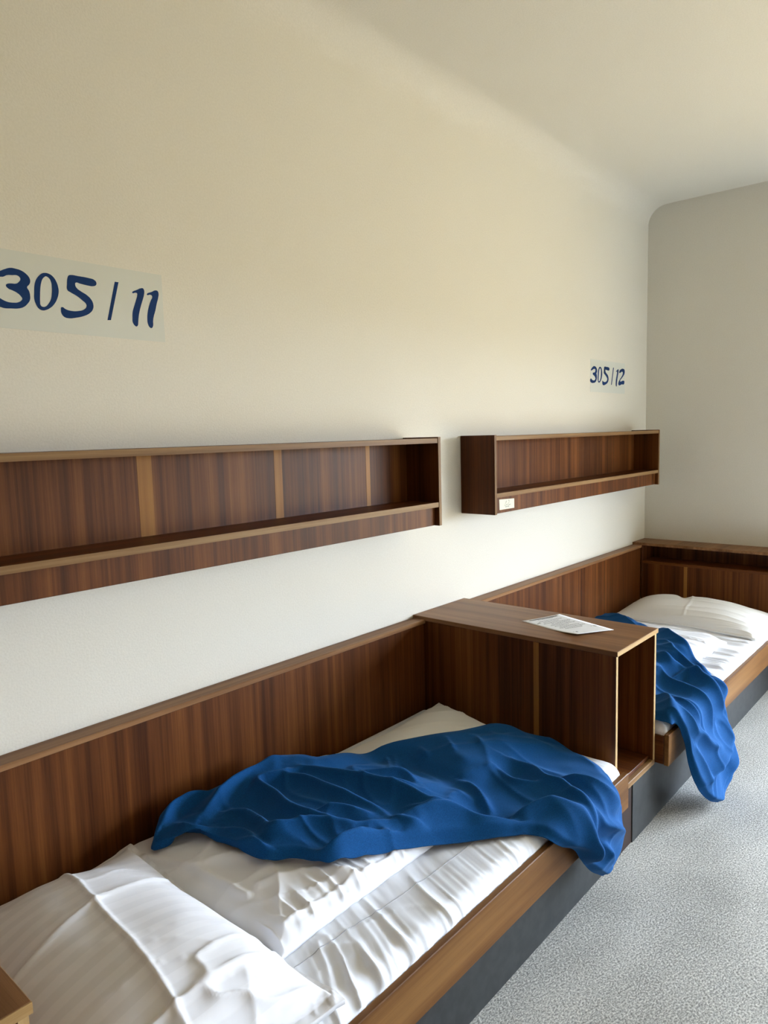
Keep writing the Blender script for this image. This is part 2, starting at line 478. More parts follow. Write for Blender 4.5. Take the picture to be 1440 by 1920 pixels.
# ------------------------------------------------------------------ number signs on the wall
GLYPHS = {
    'three': [[(-4.188, 1.963), (-4.181, 1.972), (-4.174, 1.977), (-4.163, 1.983), (-4.15, 1.988), (-4.136, 1.988), (-4.122, 1.985), (-4.112, 1.979), (-4.105, 1.971), (-4.103, 1.962), (-4.106, 1.954), (-4.112, 1.946), (-4.108, 1.938), (-4.106, 1.927), (-4.107, 1.916), (-4.114, 1.905), (-4.124, 1.896), (-4.137, 1.891), (-4.155, 1.889), (-4.17, 1.888), (-4.181, 1.89), (-4.191, 1.893), (-4.197, 1.898), (-4.198, 1.904), (-4.192, 1.912), (-4.185, 1.914), (-4.179, 1.911), (-4.171, 1.907), (-4.16, 1.904), (-4.148, 1.904), (-4.137, 1.906), (-4.128, 1.912), (-4.126, 1.916), (-4.129, 1.922), (-4.137, 1.929), (-4.149, 1.934), (-4.158, 1.937), (-4.163, 1.944), (-4.16, 1.948), (-4.153, 1.95), (-4.137, 1.952), (-4.131, 1.957), (-4.127, 1.963), (-4.128, 1.968), (-4.134, 1.972), (-4.146, 1.971), (-4.159, 1.969), (-4.168, 1.964), (-4.175, 1.963), (-4.184, 1.96)]],
    'zero': [[(-4.067, 1.988), (-4.055, 1.988), (-4.044, 1.982), (-4.036, 1.97), (-4.032, 1.955), (-4.032, 1.944), (-4.037, 1.927), (-4.046, 1.912), (-4.056, 1.902), (-4.068, 1.895), (-4.078, 1.893), (-4.087, 1.897), (-4.093, 1.907), (-4.096, 1.919), (-4.095, 1.936), (-4.093, 1.953), (-4.088, 1.968), (-4.08, 1.979), (-4.072, 1.986)], [(-4.063, 1.98), (-4.055, 1.977), (-4.05, 1.968), (-4.049, 1.953), (-4.05, 1.94), (-4.053, 1.925), (-4.061, 1.911), (-4.068, 1.904), (-4.075, 1.902), (-4.081, 1.905), (-4.082, 1.914), (-4.081, 1.929), (-4.079, 1.947), (-4.076, 1.961), (-4.071, 1.973), (-4.066, 1.978)]],
    'five': [[(-4.002, 1.991), (-3.997, 1.993), (-3.976, 1.993), (-3.946, 1.992), (-3.931, 1.989), (-3.926, 1.982), (-3.928, 1.976), (-3.937, 1.972), (-3.951, 1.972), (-3.972, 1.974), (-3.984, 1.975), (-3.986, 1.97), (-3.983, 1.962), (-3.971, 1.954), (-3.955, 1.946), (-3.944, 1.936), (-3.939, 1.923), (-3.941, 1.911), (-3.95, 1.9), (-3.968, 1.89), (-3.991, 1.883), (-4.009, 1.88), (-4.021, 1.882), (-4.028, 1.89), (-4.029, 1.901), (-4.028, 1.906), (-4.024, 1.907), (-4.017, 1.903), (-4.001, 1.9), (-3.981, 1.902), (-3.967, 1.907), (-3.959, 1.915), (-3.959, 1.922), (-3.969, 1.931), (-3.984, 1.941), (-4.0, 1.948), (-4.008, 1.953), (-4.008, 1.968), (-4.005, 1.986)]],
    'slash': [[(-3.872, 1.993), (-3.861, 1.993), (-3.891, 1.887), (-3.901, 1.886)]],
    'one': [[(-3.821, 1.971), (-3.805, 1.98), (-3.792, 1.986), (-3.786, 1.986), (-3.783, 1.98), (-3.784, 1.97), (-3.789, 1.955), (-3.796, 1.937), (-3.802, 1.919), (-3.806, 1.902), (-3.808, 1.888), (-3.809, 1.882), (-3.814, 1.877), (-3.82, 1.88), (-3.825, 1.888), (-3.825, 1.9), (-3.823, 1.917), (-3.817, 1.934), (-3.81, 1.952), (-3.806, 1.964), (-3.806, 1.97), (-3.811, 1.971), (-3.82, 1.969)]],
    'one_b': [[(-3.775, 1.971), (-3.759, 1.98), (-3.746, 1.986), (-3.74, 1.985), (-3.737, 1.979), (-3.739, 1.966), (-3.745, 1.948), (-3.751, 1.927), (-3.757, 1.911), (-3.76, 1.898), (-3.761, 1.884), (-3.766, 1.877), (-3.771, 1.878), (-3.777, 1.888), (-3.778, 1.901), (-3.776, 1.918), (-3.771, 1.937), (-3.763, 1.956), (-3.758, 1.966), (-3.76, 1.97), (-3.766, 1.971), (-3.773, 1.969)]],
    'two': [[(-0.455, 1.903), (-0.453, 1.913), (-0.426, 1.927), (-0.398, 1.931), (-0.374, 1.924), (-0.371, 1.907), (-0.389, 1.888), (-0.42, 1.868), (-0.441, 1.852), (-0.41, 1.854), (-0.387, 1.856), (-0.375, 1.851), (-0.381, 1.835), (-0.414, 1.832), (-0.468, 1.829), (-0.468, 1.84), (-0.45, 1.859), (-0.415, 1.883), (-0.402, 1.898), (-0.401, 1.908), (-0.414, 1.912), (-0.433, 1.906)]],
}
def sign(x0, x1, z0, z1, glyphs, label):
    s = thing('number_sign', ((x0 + x1) / 2, 0, z0), label, 'sign')
    poly_plate('film', [(x0, z0), (x1, z0), (x1, z1), (x0, z1)], -.0002, -.0010, 'sign_film', s)
    for g, dx, dz in glyphs:
        rings = [[(x + dx, z + dz) for x, z in r_] for r_ in GLYPHS[g]]
        poly_plate('slash' if g == 'slash' else 'digit', rings[0], -.0010, -.0016, 'sign_blue', s, rings[1:])
    return s
sign(-4.228, -3.724, 1.840, 2.032, [(g, 0, 0) for g in ('three', 'zero', 'five', 'slash', 'one', 'one_b')],
     'wall sign with blue brush digits 305/11, above the shelf without a label')
sign(-.871, -.367, 1.773, 1.965, [(g, 3.322, -.063) for g in ('three', 'zero', 'five', 'slash')] + [('one', 3.316, -.062), ('two', 0, 0)],
     'wall sign with blue brush digits 305/12, above the shelf bearing a cream label')

# ------------------------------------------------------------------ soft things: noise and surface tools
_rng = np.random.RandomState(11)
_TAB = _rng.rand(256, 256)
def vnoise(x, y, seed=0):
    x = np.asarray(x) + seed * 17.31; y = np.asarray(y) + seed * 9.77
    xi = np.floor(x).astype(int); yi = np.floor(y).astype(int)
    fx_ = x - xi; fy = y - yi
    fx_ = fx_ * fx_ * (3 - 2 * fx_); fy = fy * fy * (3 - 2 * fy)
    g = lambda a, c: _TAB[a & 255, c & 255]
    return ((g(xi, yi) * (1 - fx_) + g(xi + 1, yi) * fx_) * (1 - fy) +
            (g(xi, yi + 1) * (1 - fx_) + g(xi + 1, yi + 1) * fx_) * fy)
def snoise(x, y, seed=0):
    return vnoise(x, y, seed) * 2 - 1
def ridged(x, y, seed=0):
    return 1 - np.abs(snoise(x, y, seed) + .5 * snoise(2.1 * x, 2.1 * y, seed + 3)) * 1.2
def seg_dist(px, py, poly):
    """Distance to a polyline, and the position 0..1 along it."""
    best = np.full(px.shape, 1e9); par = np.zeros(px.shape)
    L = [0]
    for (a, c) in zip(poly[:-1], poly[1:]):
        L.append(L[-1] + math.hypot(c[0] - a[0], c[1] - a[1]))
    for i, (a, c) in enumerate(zip(poly[:-1], poly[1:])):
        dx, dy = c[0] - a[0], c[1] - a[1]
        l2 = dx * dx + dy * dy + 1e-12
        k = np.clip(((px - a[0]) * dx + (py - a[1]) * dy) / l2, 0, 1)
        d = np.hypot(px - a[0] - k * dx, py - a[1] - k * dy)
        q = (L[i] + k * math.sqrt(l2)) / L[-1]
        par = np.where(d < best, q, par)
        best = np.minimum(best, d)
    return best, par
def spline(pts, n):
    """Catmull-Rom resampling of a 2-D polyline to n points evenly spaced in length."""
    P = np.array(pts, float)
    P = np.vstack([2 * P[0] - P[1], P, 2 * P[-1] - P[-2]])
    out = []
    for i in range(1, len(P) - 2):
        for k in np.linspace(0, 1, 14, endpoint=False):
            a, b_, c, d = P[i - 1], P[i], P[i + 1], P[i + 2]
            out.append(.5 * (2 * b_ + (c - a) * k + (2 * a - 5 * b_ + 4 * c - d) * k * k + (3 * b_ - a - 3 * c + d) * k ** 3))
    out.append(P[-2])
    out = np.array(out)
    s = np.r_[0, np.cumsum(np.hypot(*np.diff(out, axis=0).T))]
    q = np.linspace(0, s[-1], n)
    return np.stack([np.interp(q, s, out[:, 0]), np.interp(q, s, out[:, 1])], 1)
def grid_mesh(name, P, mat, parent=None, off=(0, 0, 0), close_bottom=None):
    """Mesh from an (n, m, 3) array of points; close_bottom = array of the same shape for the underside."""
    n, m_ = P.shape[:2]
    V = P.reshape(-1, 3)
    idx = np.arange(n * m_).reshape(n, m_)
    F = np.stack([idx[:-1, :-1], idx[1:, :-1], idx[1:, 1:], idx[:-1, 1:]], -1).reshape(-1, 4)
    if close_bottom is not None:
        Q = close_bottom.reshape(-1, 3)
        V = np.vstack([V, Q])
        j = idx + n * m_
        F2 = np.stack([j[:-1, :-1], j[:-1, 1:], j[1:, 1:], j[1:, :-1]], -1).reshape(-1, 4)
        rim = np.r_[idx[0, :-1], idx[:-1, -1], idx[-1, :0:-1], idx[:0:-1, 0]]
        nx_ = np.roll(rim, -1)
        F3 = np.stack([rim, nx_, nx_ + n * m_, rim + n * m_], -1)
        F = np.vstack([F, F2, F3])
    V = V - np.array(off)
    me = bpy.data.meshes.new(name)
    me.from_pydata(V.tolist(), [], F.tolist())
    bm = bmesh.new(); bm.from_mesh(me)
    bmesh.ops.recalc_face_normals(bm, faces=bm.faces[:])
    bm.to_mesh(me); bm.free()
    return link(name, me, mat, parent, smooth=True)
def normals(P):
    du = np.gradient(P, axis=0); dv = np.gradient(P, axis=1)
    n_ = np.cross(du, dv)
    return n_ / (np.linalg.norm(n_, axis=2, keepdims=True) + 1e-12)

def sstep(a, b_, x):
    k = np.clip((x - a) / (b_ - a), 0, 1)
    return k * k * (3 - 2 * k)

ZM = .395                        # mattress top
def mattress(x0, x1, label, seed, wr):
    prof = []
    yf, yb, rr = -.9335, -.064, .042
    for z in np.linspace(.292, ZM - rr, 14):
        prof.append((yf, z))
    for a in np.linspace(0, math.pi / 2, 12)[1:]:
        prof.append((yf + rr - rr * math.cos(a), ZM - rr + rr * math.sin(a)))
    for y in np.linspace(yf + rr, yb - .03, 110)[1:]:
        prof.append((y, ZM))
    for a in np.linspace(0, math.pi / 2, 6)[1:]:
        prof.append((yb - .03 + .03 * math.sin(a), ZM - .03 + .03 * math.cos(a)))
    prof = np.array(prof)
    s = np.r_[0, np.cumsum(np.hypot(*np.diff(prof, axis=0).T))]
    xs = np.linspace(x0, x1, 420)
    X = np.repeat(xs[:, None], len(prof), 1)
    S = np.repeat(s[None], len(xs), 0)
    P = np.stack([X, np.repeat(prof[None, :, 0], len(xs), 0), np.repeat(prof[None, :, 1], len(xs), 0)], -1)
    N = normals(P)
    if N[200, 60, 2] < 0:
        N = -N
    P = P + N * wr(X, S)[..., None]
    # held inside the rail and the wall panel
    low = P[..., 2] < ZR + .012
    P[..., 1] = np.where(low, np.clip(P[..., 1], -.9358, None), P[..., 1])
    P[..., 1] = np.minimum(P[..., 1], -.0575)
    # ends: drop down the short sides
    e = np.minimum(X - x0, x1 - X)
    P[..., 2] = np.where((P[..., 2] > .30), P[..., 2] - .04 * np.clip(1 - e / .03, 0, 1) ** 2, P[..., 2])
    B = P.copy(); B[..., 2] = .287
    B[..., 1] = np.clip(B[..., 1], yf + .002, yb - .002)
    o = grid_mesh('mattress', P, 'sheet', None, (x0, -.5, .285), B)
    o.location = (x0, -.5, .285)
    return tag(o, label, 'mattress')

def wr1(X, S):
    # gathers that run over the front edge, strongest near the pillow end
    s = S - .12
    amp = np.exp(-np.clip(s, 0, None) / .16) * (.35 + .65 * sstep(-3.2, -3.9, X)) * np.clip(.3 + S / .1, 0, 1)
    xw = X - .35 * np.clip(s, 0, 1) + .03 * snoise(X * 4, S * 5, 5)
    g = ridged(xw * 17, S * 2.2, 1) ** 3 * .011 + ridged(xw * 38, S * 3, 2) ** 2 * .0045
    soft = snoise(X * 3, S * 4, 8) * .004 * sstep(.1, .3, S)
    diag = ridged(X * 5 + S * 9, S * 3 - X * 2, 4) ** 5 * .006 * sstep(.12, .25, S) * sstep(-3.3, -3.8, X)
    return g * amp + soft + diag
def wr2(X, S):
    s = S - .12
    g = ridged(X * 13 + .02 * snoise(X * 5, S * 4, 6), S * .9, 12) ** 5 * .016
    return g * sstep(.02, .14, S) * np.exp(-np.clip(s - .35, 0, None) / .2) + ridged(X * 30, S * 2, 2) ** 2 * .003 * np.exp(-np.clip(s, 0, None) / .1)

mat1 = mattress(XN0 + .016, XC0 - .018, 'mattress in gathered white sheet, on the bed frame whose rail ends at the open cabinet', 1, wr1)
mat2 = mattress(XC1 + .016, -HD - .0155, 'mattress in white sheet with fine creases, on the bed running to the headboard', 2, wr2)

# stitched line along the sheet
def thread_line(pts, parent, name='stitch_line'):
    cu = bpy.data.curves.new(name, 'CURVE'); cu.dimensions = '3D'; cu.bevel_depth = .0009; cu.bevel_resolution = 1
    sp = cu.splines.new('POLY'); sp.points.add(len(pts) - 1)
    for q, p in zip(sp.points, pts):
        q.co = (*p, 1)
    tmp = bpy.data.objects.new(name, cu); COL.objects.link(tmp)
    me = bpy.data.meshes.new_from_object(tmp.evaluated_get(bpy.context.evaluated_depsgraph_get()))
    bpy.data.objects.remove(tmp); bpy.data.curves.remove(cu)
    for v in me.vertices:
        v.co -= parent.location
    me.materials.clear(); me.name = name
    return link(name, me, 'thread', parent)

def bvh_of(objs):
    V, F = [], []
    for o in objs:
        k = len(V)
        mw = Matrix.Translation(o.location)
        V += [mw @ v.co for v in o.data.vertices]
        F += [[i + k for i in p.vertices] for p in o.data.polygons]
    return BVHTree.FromPolygons(V, F)

class Support:
    """Height of whatever lies on a bed, sampled on a grid, with a smoothed copy for cloth that bridges hollows."""
    def __init__(self, objs, x0, x1, y0=-.935, y1=-.07, st=.012):
        self.x = np.arange(x0, x1, st); self.y = np.arange(y0, y1, st); self.st = st
        tree = bvh_of(objs)
        h = np.full((len(self.x), len(self.y)), ZM)
        for i, a in enumerate(self.x):
            for j, c in enumerate(self.y):
                hit = tree.ray_cast(Vector((a, c, 1.5)), Vector((0, 0, -1)))
                if hit[0] is not None:
                    h[i, j] = max(hit[0].z, ZM - .025)
        self.h = h
        s = h.copy()
        k = max(1, round(.036 / st))
        for _ in range(3):
            s = self.blur(s, k)
            s = np.maximum(s, h)
        self.s = self.blur(s, max(1, k // 3))
        self.s = np.maximum(self.s, h)
    @staticmethod
    def blur(a, r_):
        for ax in (0, 1):
            p = np.concatenate([np.repeat(np.take(a, [0], ax), r_, ax), a, np.repeat(np.take(a, [-1], ax), r_, ax)], ax)
            a = sum(np.take(p, np.arange(k, k + a.shape[ax]), ax) for k in range(2 * r_ + 1)) / (2 * r_ + 1)
        return a
    def at(self, X, Y, smooth=True):
        a = self.s if smooth else self.h
        fx_ = np.clip((X - self.x[0]) / self.st, 0, len(self.x) - 1.001); fy = np.clip((Y - self.y[0]) / self.st, 0, len(self.y) - 1.001)
        i = fx_.astype(int); j = fy.astype(int); u = fx_ - i; v = fy - j
        return (a[i, j] * (1 - u) + a[i + 1, j] * u) * (1 - v) + (a[i, j + 1] * (1 - u) + a[i + 1, j + 1] * u) * v

sup = Support([mat1], XN0, XC0, st=.006)
thread_line([(x, -.772 - .03 * math.sin((x + 3.98) * 2.2), float(sup.at(np.array(x), np.array(-.772 - .03 * math.sin((x + 3.98) * 2.2)), False)) + .0008)
             for x in np.linspace(-4.03, -3.2, 90)], mat1)

def soft_quad(name, mat, corners, T, base, nx=150, ny=150, pw=2.0, q=.5, sag=.03, flange=.0, seam=.012, wr=None, lift=None, puff=1.0):
    """A pillow or a folded duvet: plan quad with drawn-in sides, domed top, own underside."""
    u = np.linspace(0, 1, nx)[:, None] * np.ones((1, ny)); v = np.ones((nx, 1)) * np.linspace(0, 1, ny)[None]
    # denser rows near the rims
    u = .5 - .5 * np.cos(np.pi * u); v = .5 - .5 * np.cos(np.pi * v)
    c = [np.array(k, float) for k in corners]
    XY = ((1 - u) * (1 - v))[..., None] * c[0] + (u * (1 - v))[..., None] * c[1] + (u * v)[..., None] * c[2] + ((1 - u) * v)[..., None] * c[3]
    cen = XY.mean((0, 1))
    su, sv = 2 * u - 1, 2 * v - 1
    pin_u = np.abs(su) ** 3 * (1 - sv ** 2); pin_v = np.abs(sv) ** 3 * (1 - su ** 2)
    du = (c[1] + c[2] - c[0] - c[3]) / 2; dv = (c[3] + c[2] - c[0] - c[1]) / 2
    XY = XY - (np.sign(su) * pin_u)[..., None] * du / np.linalg.norm(du) * sag - (np.sign(sv) * pin_v)[..., None] * dv / np.linalg.norm(dv) * sag
    fu = np.clip((1 - np.abs(su)) / max(flange, 1e-6) - 1, 0, None) * flange / (1 - flange) if flange else 1 - np.abs(su)
    fv = np.clip((1 - np.abs(sv)) / max(flange, 1e-6) - 1, 0, None) * flange / (1 - flange) if flange else 1 - np.abs(sv)
    dome = (1 - (1 - fu) ** pw) ** q * (1 - (1 - fv) ** pw) ** q
    B = base(XY[..., 0], XY[..., 1])
    z = B + seam + T * dome * puff
    if lift is not None:
        z = z + lift(u, v, XY)
    if wr is not None:
        z = z + wr(u, v, XY) * np.clip(dome * 3, 0, 1)
    z = np.maximum(z, B + .004)
    P = np.concatenate([XY, z[..., None]], -1)
    zb = np.maximum(B + .001, z - seam - T * dome * 1.2 - .002)
    zb = np.minimum(zb, z - .003)
    Q = np.concatenate([XY, zb[..., None]], -1)
    off = (float(cen[0]), float(cen[1]), ZM)
    o = grid_mesh(name, P, mat, None, off, Q)
    o.location = off
    return o

# --- bed by sign 305/11
def w_duvet1(u, v, XY):
    X, Y = XY[..., 0], XY[..., 1]
    w = snoise(X * 5, Y * 5, 21) * .005 + ridged(X * 2.5 - Y * 5, X * 3 + Y * 1.2, 22) ** 5 * .008
    w += ridged(X * 24, Y * 3, 23) ** 3 * .013 * sstep(-.58, -.72, Y)          # gathers by the front seam
    d, k = seg_dist(X, Y, [(-4.00, -.20), (-3.955, -.35), (-3.94, -.55)])
    w += .010 * np.exp(-(d / .012) ** 2)
    d, k = seg_dist(X, Y, [(-3.95, -.70), (-3.62, -.705), (-3.3, -.70)])
    w += .006 * np.exp(-(d / .006) ** 2)
    d, k = seg_dist(X, Y, [(-3.93, -.35), (-3.78, -.50), (-3.73, -.69)])
    w += .012 * np.exp(-(d / .02) ** 2)
    d, k = seg_dist(X, Y, [(-3.90, -.55), (-3.80, -.60), (-3.72, -.70)])
    w += .009 * np.exp(-(d / .014) ** 2)
    return w
duv1 = soft_quad('folded_duvet', 'duvet', [(-3.990, -.735), (-3.20, -.73), (-3.20, -.085), (-4.045, -.085)], .062,
                 lambda x, y: sup.at(x, y, False), 260, 170, pw=5, q=.55, sag=.008, seam=.008, wr=w_duvet1)
tag(duv1, 'white folded duvet partly under the blue blanket, near the creased white pillow', 'duvet')

sup = Support([mat1, duv1], XN0, XC0, st=.006)
def w_pil1(u, v, XY):
    X, Y = XY[..., 0], XY[..., 1]
    w = snoise(X * 5, Y * 5, 31) * .010 + snoise(X * 11, Y * 9, 32) * .004
    for poly in ([(-4.20, -.10), (-4.255, -.43), (-4.27, -.60), (-4.30, -.93)], [(-4.60, -.50), (-4.255, -.43), (-4.06, -.40)]):
        d, k = seg_dist(X, Y, poly)
        w += .006 * np.exp(-(d / .006) ** 2) + .004 * np.exp(-(d / .025) ** 2)
    w += ridged(X * 4, Y * 14, 33) ** 4 * .014 * sstep(-.62, -.85, Y)
    return w
pil1 = soft_quad('pillow', 'stripe_y', [(-4.568, -.915), (-3.985, -.925), (-3.995, -.105), (-4.568, -.078)], .150,
                 lambda x, y: sup.at(x, y), 170, 200, pw=2.2, q=.55, sag=.02, flange=.05, seam=.012, wr=w_pil1,
                 lift=lambda u, v, XY: .018 * sstep(.9, 1, v) * sstep(1.0, .85, u) - .035 * sstep(.55, .10, u) * np.sin(np.pi * np.clip(v, 0, 1)))
tag(pil1, 'white striped pillow with cross-shaped fold creases, beside the bare cabinet', 'pillow')

def w_pil3(u, v, XY):
    X, Y = XY[..., 0], XY[..., 1]
    return snoise(X * 6, Y * 6, 41) * .008 + ridged(X * 6 + Y * 8, Y * 3, 42) ** 4 * .006
pil3 = soft_quad('pillow', 'pillow', [(-3.16, -.70), (-2.70, -.72), (-2.618, -.150), (-3.20, -.12)], .058,
                 lambda x, y: sup.at(x, y), 130, 130, pw=2.4, q=.55, sag=.02, seam=.01, wr=w_pil3,
                 lift=lambda u, v, XY: .03 * (np.clip(u * 1.35 - .35, 0, 1) * np.clip(v * 1.35 - .35, 0, 1)) ** 1.5)
tag(pil3, 'shade-tinted white pillow with one raised corner against the open cabinet, mostly under blue blanket', 'pillow')

# --- bed by sign 305/12
sup2 = Support([mat2], XC1, -HD, st=.006)
def w_duvet2(u, v, XY):
    X, Y = XY[..., 0], XY[..., 1]
    return ridged(X * 16 + .3 * snoise(X * 3, Y * 5, 51), Y * 1.3, 52) ** 4 * .014 + snoise(X * 5, Y * 5, 53) * .005
duv2 = soft_quad('folded_duvet', 'duvet', [(-2.10, -.775), (-.955, -.815), (-.92, -.09), (-2.10, -.09)], .058,
                 lambda x, y: sup2.at(x, y, False), 240, 150, pw=7, q=.5, sag=.006, seam=.008, wr=w_duvet2)
tag(duv2, 'white folded duvet with fine parallel creases next to the shade-tinted pillow by the headboard', 'duvet')
sup2 = Support([mat2, duv2], XC1, -HD, st=.006)
def w_pil2(u, v, XY):
    X, Y = XY[..., 0], XY[..., 1]
    w = snoise(X * 5, Y * 4, 61) * .010
    d, k = seg_dist(X, Y, [(-.24, -.42), (-.55, -.50), (-.80, -.52)])
    w += .004 * np.exp(-(d / .007) ** 2)
    d, k = seg_dist(X, Y, [(-.30, -.36), (-.50, -.45)])
    w -= .016 * np.exp(-(d / .03) ** 2)
    return w
pil2 = soft_quad('pillow', 'pillow', [(-.80, -.915), (-.262, -.93), (-.240, -.085), (-.77, -.09)], .105,
                 lambda x, y: sup2.at(x, y), 150, 170, pw=2.2, q=.55, sag=.015, flange=.03, seam=.012, wr=w_pil2)
tag(pil2, 'plump shade-tinted white pillow leaning at the headboard unit in the corner', 'pillow')

# ------------------------------------------------------------------ blankets
TE, RR = .93, .035
def cloth_point(x, t, sup_, flare=0.0):
    """Chart (x along the bed, t = distance from the wall over the top and down the front) -> base point and normal."""
    y = -np.minimum(t, TE)
    zt = sup_.at(x, y)
    zf = sup_.at(x, -TE + 0 * x)
    a = np.clip((t - TE) / RR, 0, math.pi / 2)
    down = np.clip(t - TE - RR * math.pi / 2, 0, None)
    yy = np.where(t <= TE, y, -TE - RR * np.sin(a) - .002 - flare * down)
    z = np.where(t <= TE, zt, zf - RR + RR * np.cos(a) - down)
    n_ = np.stack([0 * x, -np.sin(a), np.cos(a)], -1)
    return np.stack([x, yy, z], -1), n_
def coons(e, nu, nv):
    """e: back (v=0), front (v=1), left (u=0), right (u=1) curves."""
    A = spline(e['back'], nu); C_ = spline(e['front'], nu); L = spline(e['left'], nv); Rr = spline(e['right'], nv)
    u = np.linspace(0, 1, nu)[:, None, None]; v = np.linspace(0, 1, nv)[None, :, None]
    S = (1 - v) * A[:, None] + v * C_[:, None] + (1 - u) * L[None] + u * Rr[None]
    S = S - ((1 - u) * (1 - v) * A[0] + u * (1 - v) * A[-1] + (1 - u) * v * C_[0] + u * v * C_[-1])
    return S
def signed_dist(px, py, poly):
    """Signed distance to a polyline (positive on its left) and position along it."""
    best = np.full(px.shape, 1e9); par = np.zeros(px.shape); sg = np.ones(px.shape)
    n_ = len(poly) - 1
    for i, (a, c) in enumerate(zip(poly[:-1], poly[1:])):
        dx, dy = c[0] - a[0], c[1] - a[1]
        l2 = dx * dx + dy * dy + 1e-12
        k = np.clip(((px - a[0]) * dx + (py - a[1]) * dy) / l2, 0, 1)
        d = np.hypot(px - a[0] - k * dx, py - a[1] - k * dy)
        s_ = np.where(dx * (py - a[1]) - dy * (px - a[0]) >= 0, 1.0, -1.0)
        q = d < best
        par = np.where(q, (i + k) / n_, par); sg = np.where(q, s_, sg); best = np.minimum(best, d)
    return best, sg, par
def blanket(name, edges, ridges, sup_, label, nu, nv, seed, drape, lift=None, flare=0.0):
    S = coons(edges, nu, nv)
    X, T = S[..., 0], S[..., 1]
    P, N = cloth_point(X, T, sup_, flare)
    acc = np.zeros(X.shape)
    for h, w, poly in ridges:
        d, sg, k = signed_dist(X, T, spline(poly, 30).tolist())
        taper = np.sin(np.pi * np.clip(.06 + .88 * k, 0, 1)) ** .6
        # soft on one flank, steep on the other, rounded crest
        ww = np.where(sg > 0, w * 1.9, w * .75)
        e = w * .13
        ww = w * .75 + (w * 1.9 - w * .75) * sstep(-e, e, d * sg)
        acc += (h * taper * np.exp(-(np.sqrt(d * d + e * e) - e) / ww)) ** 1.8
    disp = 1.2 * acc ** (1 / 1.8) + drape(X, T)
    # rim comes down onto what it lies on
    u = np.linspace(0, 1, nu)[:, None] * np.ones((1, nv)); v = np.ones((nu, 1)) * np.linspace(0, 1, nv)[None]
    su = np.linalg.norm(np.diff(P, axis=0), axis=-1).sum(0)[None]; sv = np.linalg.norm(np.diff(P, axis=1), axis=-1).sum(1)[:, None]
    rim = np.minimum(np.minimum(u, 1 - u) * su, np.minimum(v, 1 - v) * sv)
    disp = .005 + (disp + .010) * (.25 + .75 * sstep(0, .028, rim))
    if lift:
        k = np.array(lift)
        disp = np.maximum(disp, .3 * disp + np.interp(X[:, :1], k[:, 0], k[:, 1]) * np.exp(-(v * sv / .10) ** 2))
    P = P + N * disp[..., None]
    for _ in range(1):
        Q = P.copy()
        Q[1:-1, 1:-1] = .5 * P[1:-1, 1:-1] + .125 * (P[:-2, 1:-1] + P[2:, 1:-1] + P[1:-1, :-2] + P[1:-1, 2:])
        P = Q
    P[..., 2] = np.maximum(P[..., 2], .006)              # never below the carpet
    loc = (float(P[..., 0].mean()), float(P[..., 1].mean()), ZM)
    o = grid_mesh(name, P, 'fleece', None, loc)
    o.location = loc
    ss = o.modifiers.new('smooth', 'SUBSURF'); ss.levels = 1; ss.render_levels = 1
    so = o.modifiers.new('thickness', 'SOLIDIFY')
    so.thickness = .004; so.offset = 0.0
    return tag(o, label, 'blanket')

def dr1(X, T):
    d = .008 * (1 + snoise(X * 4, T * 4, 71)) + .0022 * snoise(X * 16, T * 13, 73)
    d += ridged(X * 6 + T * 2, T * 3 - X * 1.5, 72) ** 6 * .007
    return d
B1_EDGES = {
    'back': [(-3.916, 0.135), (-3.886, 0.109), (-3.851, 0.102), (-3.794, 0.099), (-3.742, 0.107), (-3.721, 0.118), (-3.633, 0.135), (-3.498, 0.143), (-3.439, 0.191), (-3.40, 0.24), (-3.27, 0.25), (-3.165, 0.275), (-3.05, 0.345), (-2.90, 0.452), (-2.70, 0.545), (-2.628, 0.665)],
    'right': [(-2.628, 0.665), (-2.645, 0.735), (-2.668, 0.815), (-2.708, 0.897), (-2.764, 0.959), (-2.769, 0.985), (-2.746, 1.041), (-2.741, 1.128), (-2.743, 1.183), (-2.793, 1.215), (-2.863, 1.217)],
    'front': [(-3.862, 0.256), (-3.865, 0.316), (-3.856, 0.374), (-3.859, 0.446), (-3.849, 0.52), (-3.793, 0.579), (-3.759, 0.66), (-3.651, 0.688), (-3.537, 0.719), (-3.441, 0.755), (-3.357, 0.804), (-3.282, 0.862), (-3.219, 0.911), (-3.18, 0.964), (-3.147, 0.985), (-3.08, 1.022), (-3.034, 1.077), (-2.953, 1.157), (-2.863, 1.217)],
    'left': [(-3.916, 0.135), (-3.982, 0.198), (-3.945, 0.228), (-3.906, 0.205), (-3.862, 0.256)],
}
B1_LIFT = [(-4.0, .012), (-3.9, .02), (-3.8, .035), (-3.7, .045), (-3.6, .055), (-3.50, .065), (-3.44, .052), (-3.40, .038), (-3.27, .03), (-3.05, .02), (-2.90, .018), (-2.70, .03), (-2.62, .025)]
